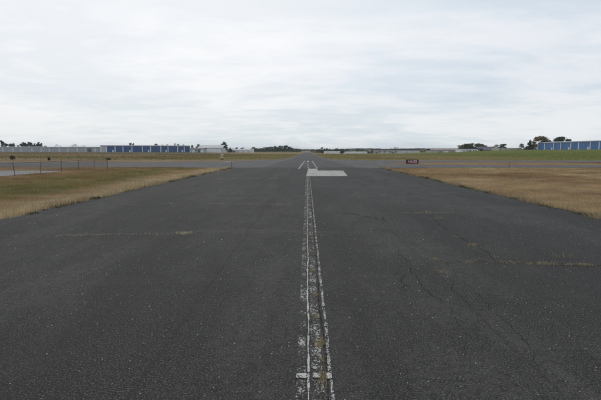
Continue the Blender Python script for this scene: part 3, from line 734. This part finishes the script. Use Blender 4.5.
# far left pines behind the grey hangars
G1 = 'pines behind the far left hangars'
for i, (px, yt, wp) in enumerate([(1.5, 140.6, 4.2), (6, 143.2, 3.6), (9.2, 143.6, 3.6), (12.8, 143.4, 3.2), (18, 145.2, 3), (22.2, 142.2, 4), (26, 142.8, 4.4), (29.8, 142, 4.6), (34, 143.4, 3.6), (38, 142, 3.2), (41, 143.2, 3.0), (45, 145.9, 3.4)]):
    tree('pine_tree', ['first', 'second', 'third', 'fourth', 'fifth', 'sixth', 'seventh', 'eighth', 'ninth', 'tenth', 'eleventh', 'twelfth'][i]+' pine from the left above the far left grey hangars', px, yt, wp, 600+8*(i % 3), 'pine', 'pine', seed=i, group=G1)
for i, (px, yt, wp) in enumerate([(58, 144.0, 6), (73, 143.6, 7), (76.5, 144.2, 6), (83, 145.0, 6)]):
    tree('bare_tree', ['first', 'second', 'third', 'fourth', 'fifth', 'sixth', 'seventh', 'eighth', 'ninth', 'tenth', 'eleventh', 'twelfth'][i]+' bare tree from the left behind the grey hangars', px, yt, wp, 580, 'bare', 'round', seed=i+20, group='bare trees behind the grey hangars', leaves=1500)
for i, (px, yt, wp, kd) in enumerate([(130.2, 143.0, 2.6, 'green'), (133, 143.3, 2.6, 'green'), (156, 143.8, 4.8, 'dark'), (163, 145.0, 3, 'mixed'), (166.5, 144.6, 4, 'green'), (175.3, 143.6, 2.6, 'mixed'), (178.3, 144.2, 3, 'dark'), (183, 144.8, 4, 'dark')]):
    tree('skyline_tree', ['first', 'second', 'third', 'fourth', 'fifth', 'sixth', 'seventh', 'eighth', 'ninth', 'tenth', 'eleventh', 'twelfth'][i]+' tree top from the left above the left blue hangar', px, yt, wp, 560, kd, 'round', seed=i+40, group='trees behind the left blue hangar')
tree('round_tree', 'round dark green tree right of the pale hangar', 223.8, 142.2, 6.8, 440, 'dark', 'round', seed=3, leaves=1600)
tree('small_conifer', 'small dark conifer between pale hangar and low white shed', 230.3, 147.4, 5, 480, 'dark', 'cone', seed=4)
for i, (px, yt, wp, kd) in enumerate([(192, 145.2, 4, 'green'), (198, 144.3, 5, 'mixed'), (236.5, 147.3, 4, 'green'), (242, 147.4, 5, 'mixed')]):
    tree('skyline_tree', ['dark tree over the annex roof', 'tree peeking over left end of the pale hangar roof', 'first tree behind the low white shed', 'second tree behind the low white shed'][i]+' on the skyline', px, yt, wp, 600, kd, 'round', seed=i+60)
# pine line left of the runway end
G2 = 'dense line of dark pines left of the runway end'
rr = random.Random(4); px = 252.6; i = 0
tops = [(252, 147.6), (256, 148.4), (259, 149), (263, 148.2), (267, 147.2), (272, 146.6), (277, 147), (281, 146), (286, 146), (289, 146.8), (292, 148.2), (296, 149), (300, 149.6)]
while px < 301:
    yt = np.interp(px, [t[0] for t in tops], [t[1] for t in tops])+rr.uniform(-.9, .3)
    tree('pine_tree', 'dark tree in the dense pine line left of the runway end', px, yt, rr.uniform(4, 5.6), 640+rr.uniform(-25, 60), rr.choice(['pine', 'dark', 'pine', 'green']), 'round', seed=i+80, group=G2, leaves=700); px += rr.uniform(1.5, 2.4); i += 1
for k in range(14):
    px = 254+k*3.4; tree('pine_tree', 'dark tree in the dense pine line left of the runway end', px, 149.8+rr.uniform(-.4, .4), 5.5, 615, 'dark', 'bush', seed=k+130, group=G2, leaves=500)
# dark trees right of the runway end
G3 = 'dark trees right of the runway end'
px = 312.5; i = 0
tops = [(312, 150.2), (316, 149.4), (319, 149), (322, 147.2), (325, 149), (328, 148.9), (332, 149.9), (336, 148.9), (339, 149.6), (343, 148.9), (346, 149.2), (350, 150.3), (356, 150.2), (359, 149.2), (363, 150.6), (367, 149.8)]
while px < 368:
    yt = np.interp(px, [t[0] for t in tops], [t[1] for t in tops])+rr.uniform(-.9, .25)
    tree('dark_tree', 'dark tree in the low line right of the runway end', px, yt, rr.uniform(3.2, 5), 620+rr.uniform(-20, 60), rr.choice(['pine', 'dark', 'dark', 'green']), 'round', seed=i+180, group=G3, leaves=600); px += rr.uniform(1.9, 2.8); i += 1
tree('dark_bush', 'dark round bush between the two white storage buildings', 342.5, 149.6, 4.6, 420, 'dark', 'bush', seed=5)
tree('dark_bush', 'brown-green bush at the left end of the grey warehouse', 370.3, 148.5, 5.6, 418, 'mixed', 'bush', seed=6)
for i, (px, yt, wp) in enumerate([(391, 147.6, 3), (395.5, 146.6, 4), (398, 147, 3.6), (403, 147.8, 3)]):
    tree('bare_tree', ['first', 'second', 'third', 'fourth', 'fifth', 'sixth', 'seventh', 'eighth', 'ninth', 'tenth', 'eleventh', 'twelfth'][i]+' bare tree from the left behind the grey warehouse roof', px, yt, wp, 560, 'bare', 'round', seed=i+230, group='bare trees behind the warehouse', leaves=900)
for i, (px, yt, wp) in enumerate([(421, 150.5, 5), (425.5, 150.2, 5), (429, 150.6, 4)]):
    tree('hedge_tree', ['first', 'second', 'third', 'fourth', 'fifth', 'sixth', 'seventh', 'eighth', 'ninth', 'tenth', 'eleventh', 'twelfth'][i]+' low tree from the left between warehouse and tan building', px, yt, wp, 520, 'far', 'bush', seed=i+240, group='low trees beside the tan building')
# broad clump right
G4 = 'broad clump of olive trees above the white building'
for i, (px, yt, wp) in enumerate([(461, 144.8, 6), (464.5, 143.8, 6.5), (468, 143.6, 6.5), (472, 143.2, 7), (476, 143.5, 7), (480, 143.5, 6.5), (483.5, 144.2, 6), (486, 145.4, 5), (470, 145, 8), (478, 145, 8)]):
    tree('olive_tree', 'olive brown tree in the broad clump above the white building', px, yt, wp, 430+6*(i % 3), ['mixed', 'green', 'mixed', 'green'][i % 4], 'round', seed=i+260, group=G4, leaves=1100)
tree('dark_bush', 'dark round bush between white building and slate roof', 480.2, 148.4, 4.6, 370, 'dark', 'bush', seed=7)
tree('green_tree', 'rounded dark green tree behind the long beige building', 503, 143.9, 8, 430, 'dark', 'round', seed=8, leaves=1500)
tree('bare_tree', 'bare tree left of the green tree behind the beige building', 496.5, 144.2, 5, 440, 'bare', 'round', seed=9, leaves=1500)
tree('thin_tree', 'thin grey half-bare tree left of the dark conifer', 521.5, 143.6, 5, 372, 'mixed', 'round', seed=10, leaves=500)
tree('dark_conifer', 'dark pointed conifer left of the autumn tree', 530.3, 140.2, 6.8, 376, 'dark', 'cone', seed=11, leaves=1600)
tree('dark_conifer', 'shorter dark evergreen at the foot of the pointed conifer', 527, 145.6, 6, 380, 'dark', 'cone', seed=12, leaves=1200)
tree('autumn_tree', 'broad brown autumn tree behind the end of the blue hangar', 540.5, 136.4, 13, 402, 'autumn', 'round', seed=13, leaves=2800)
tree('green_tree', 'olive green tree to the right of the brown autumn tree', 548, 139.4, 6.5, 404, 'green', 'round', seed=14, leaves=1300)
tree('dark_tree', 'larger dark tree above the right blue hangar roof', 560, 136.9, 10.5, 420, 'dark', 'round', seed=15, leaves=2200)
tree('dark_tree', 'smaller dark tree above the right blue hangar roof', 569, 139.0, 6, 420, 'dark', 'round', seed=16, leaves=1300)
# bushes on the left bank
for i, (px, yb, yt, wp) in enumerate([(12.2, 158.9, 155.7, 3.4), (49.2, 159.6, 157.4, 2.2), (108.5, 159.2, 157.8, 4)]):
    Y = ground(px, yb, .1).y; tree('dark_bush', ['dark bush on the left bank near the photo edge', 'small dark bush on the left bank behind the fence', 'low dark bush just past the end of the fence'][i], px, yt, wp, Y, 'brush', 'bush', seed=i+300, cat='bush')
tree('grey_bush', 'dark grey bush in front of the grey hangars', 89.2, 147.9, 5.2, 470, 'brush', 'bush', seed=310, cat='bush')
for i, px in enumerate(np.arange(146, 181, 3.1)):
    Y = 112+random.uniform(-2, 2); tree('ditch_shadow_clump', ['first', 'second', 'third', 'fourth', 'fifth', 'sixth', 'seventh', 'eighth', 'ninth', 'tenth', 'eleventh', 'twelfth'][i]+' dark clump from the left in the row standing in for ditch shadow below the left blue hangar', px, 157.7+random.uniform(-.2, .2), 3.6, Y, 'brush', 'bush', seed=i+320, cat='weed', group='clumps standing in for the ditch shadow', leaves=300)  # dark leafy clumps stand in for the shadow line of a ditch
# far wood closing the horizon
n = 26000; x = RNG.uniform(-1500, 1700, n); y = 1750+RNG.random(n)*50; hh = 2.5+5.5*fbm(x, y*0, 60)
P = np.c_[x, y, H(x, y)+RNG.random(n)**.8*hh]; a = RNG.normal(size=(n, 3))*1.5; b = RNG.normal(size=(n, 3))*1.5
q = np.stack([P+a, P+b, P-a, P-b], 1).reshape(-1, 3)
tag(npmesh('distant_wood', q, 4, M['leaf'], np.repeat(np.array([.06, .062, .05])*(.7+.5*RNG.random(n))[:, None], 4, 0)), 'distant wood along the horizon beyond the runway end', 'woods', kind='stuff')
print('triangles', sum(sum(len(p.vertices)-2 for p in o.data.polygons) if len(o.data.polygons) < 20000 else len(o.data.polygons) for o in bpy.data.objects if o.type == 'MESH'))

# ------------------------------------------------------------------ air
hzb = MB().box(-6300, 6300, -300, 7300, -5, 30).build('haze', None); hzb.data.materials.clear()
m = bpy.data.materials.new('haze'); m.use_nodes = True; m.node_tree.nodes.clear()
o_ = m.node_tree.nodes.new('ShaderNodeOutputMaterial'); pv = m.node_tree.nodes.new('ShaderNodeVolumePrincipled')
pv.inputs['Color'].default_value = (.86, .90, .95, 1); pv.inputs['Density'].default_value = .00013; pv.inputs['Anisotropy'].default_value = .2
m.node_tree.links.new(pv.outputs[0], o_.inputs['Volume']); hzb.data.materials.append(m)
tag(hzb, 'thin pale haze hanging over the whole airfield', 'haze', kind='stuff')
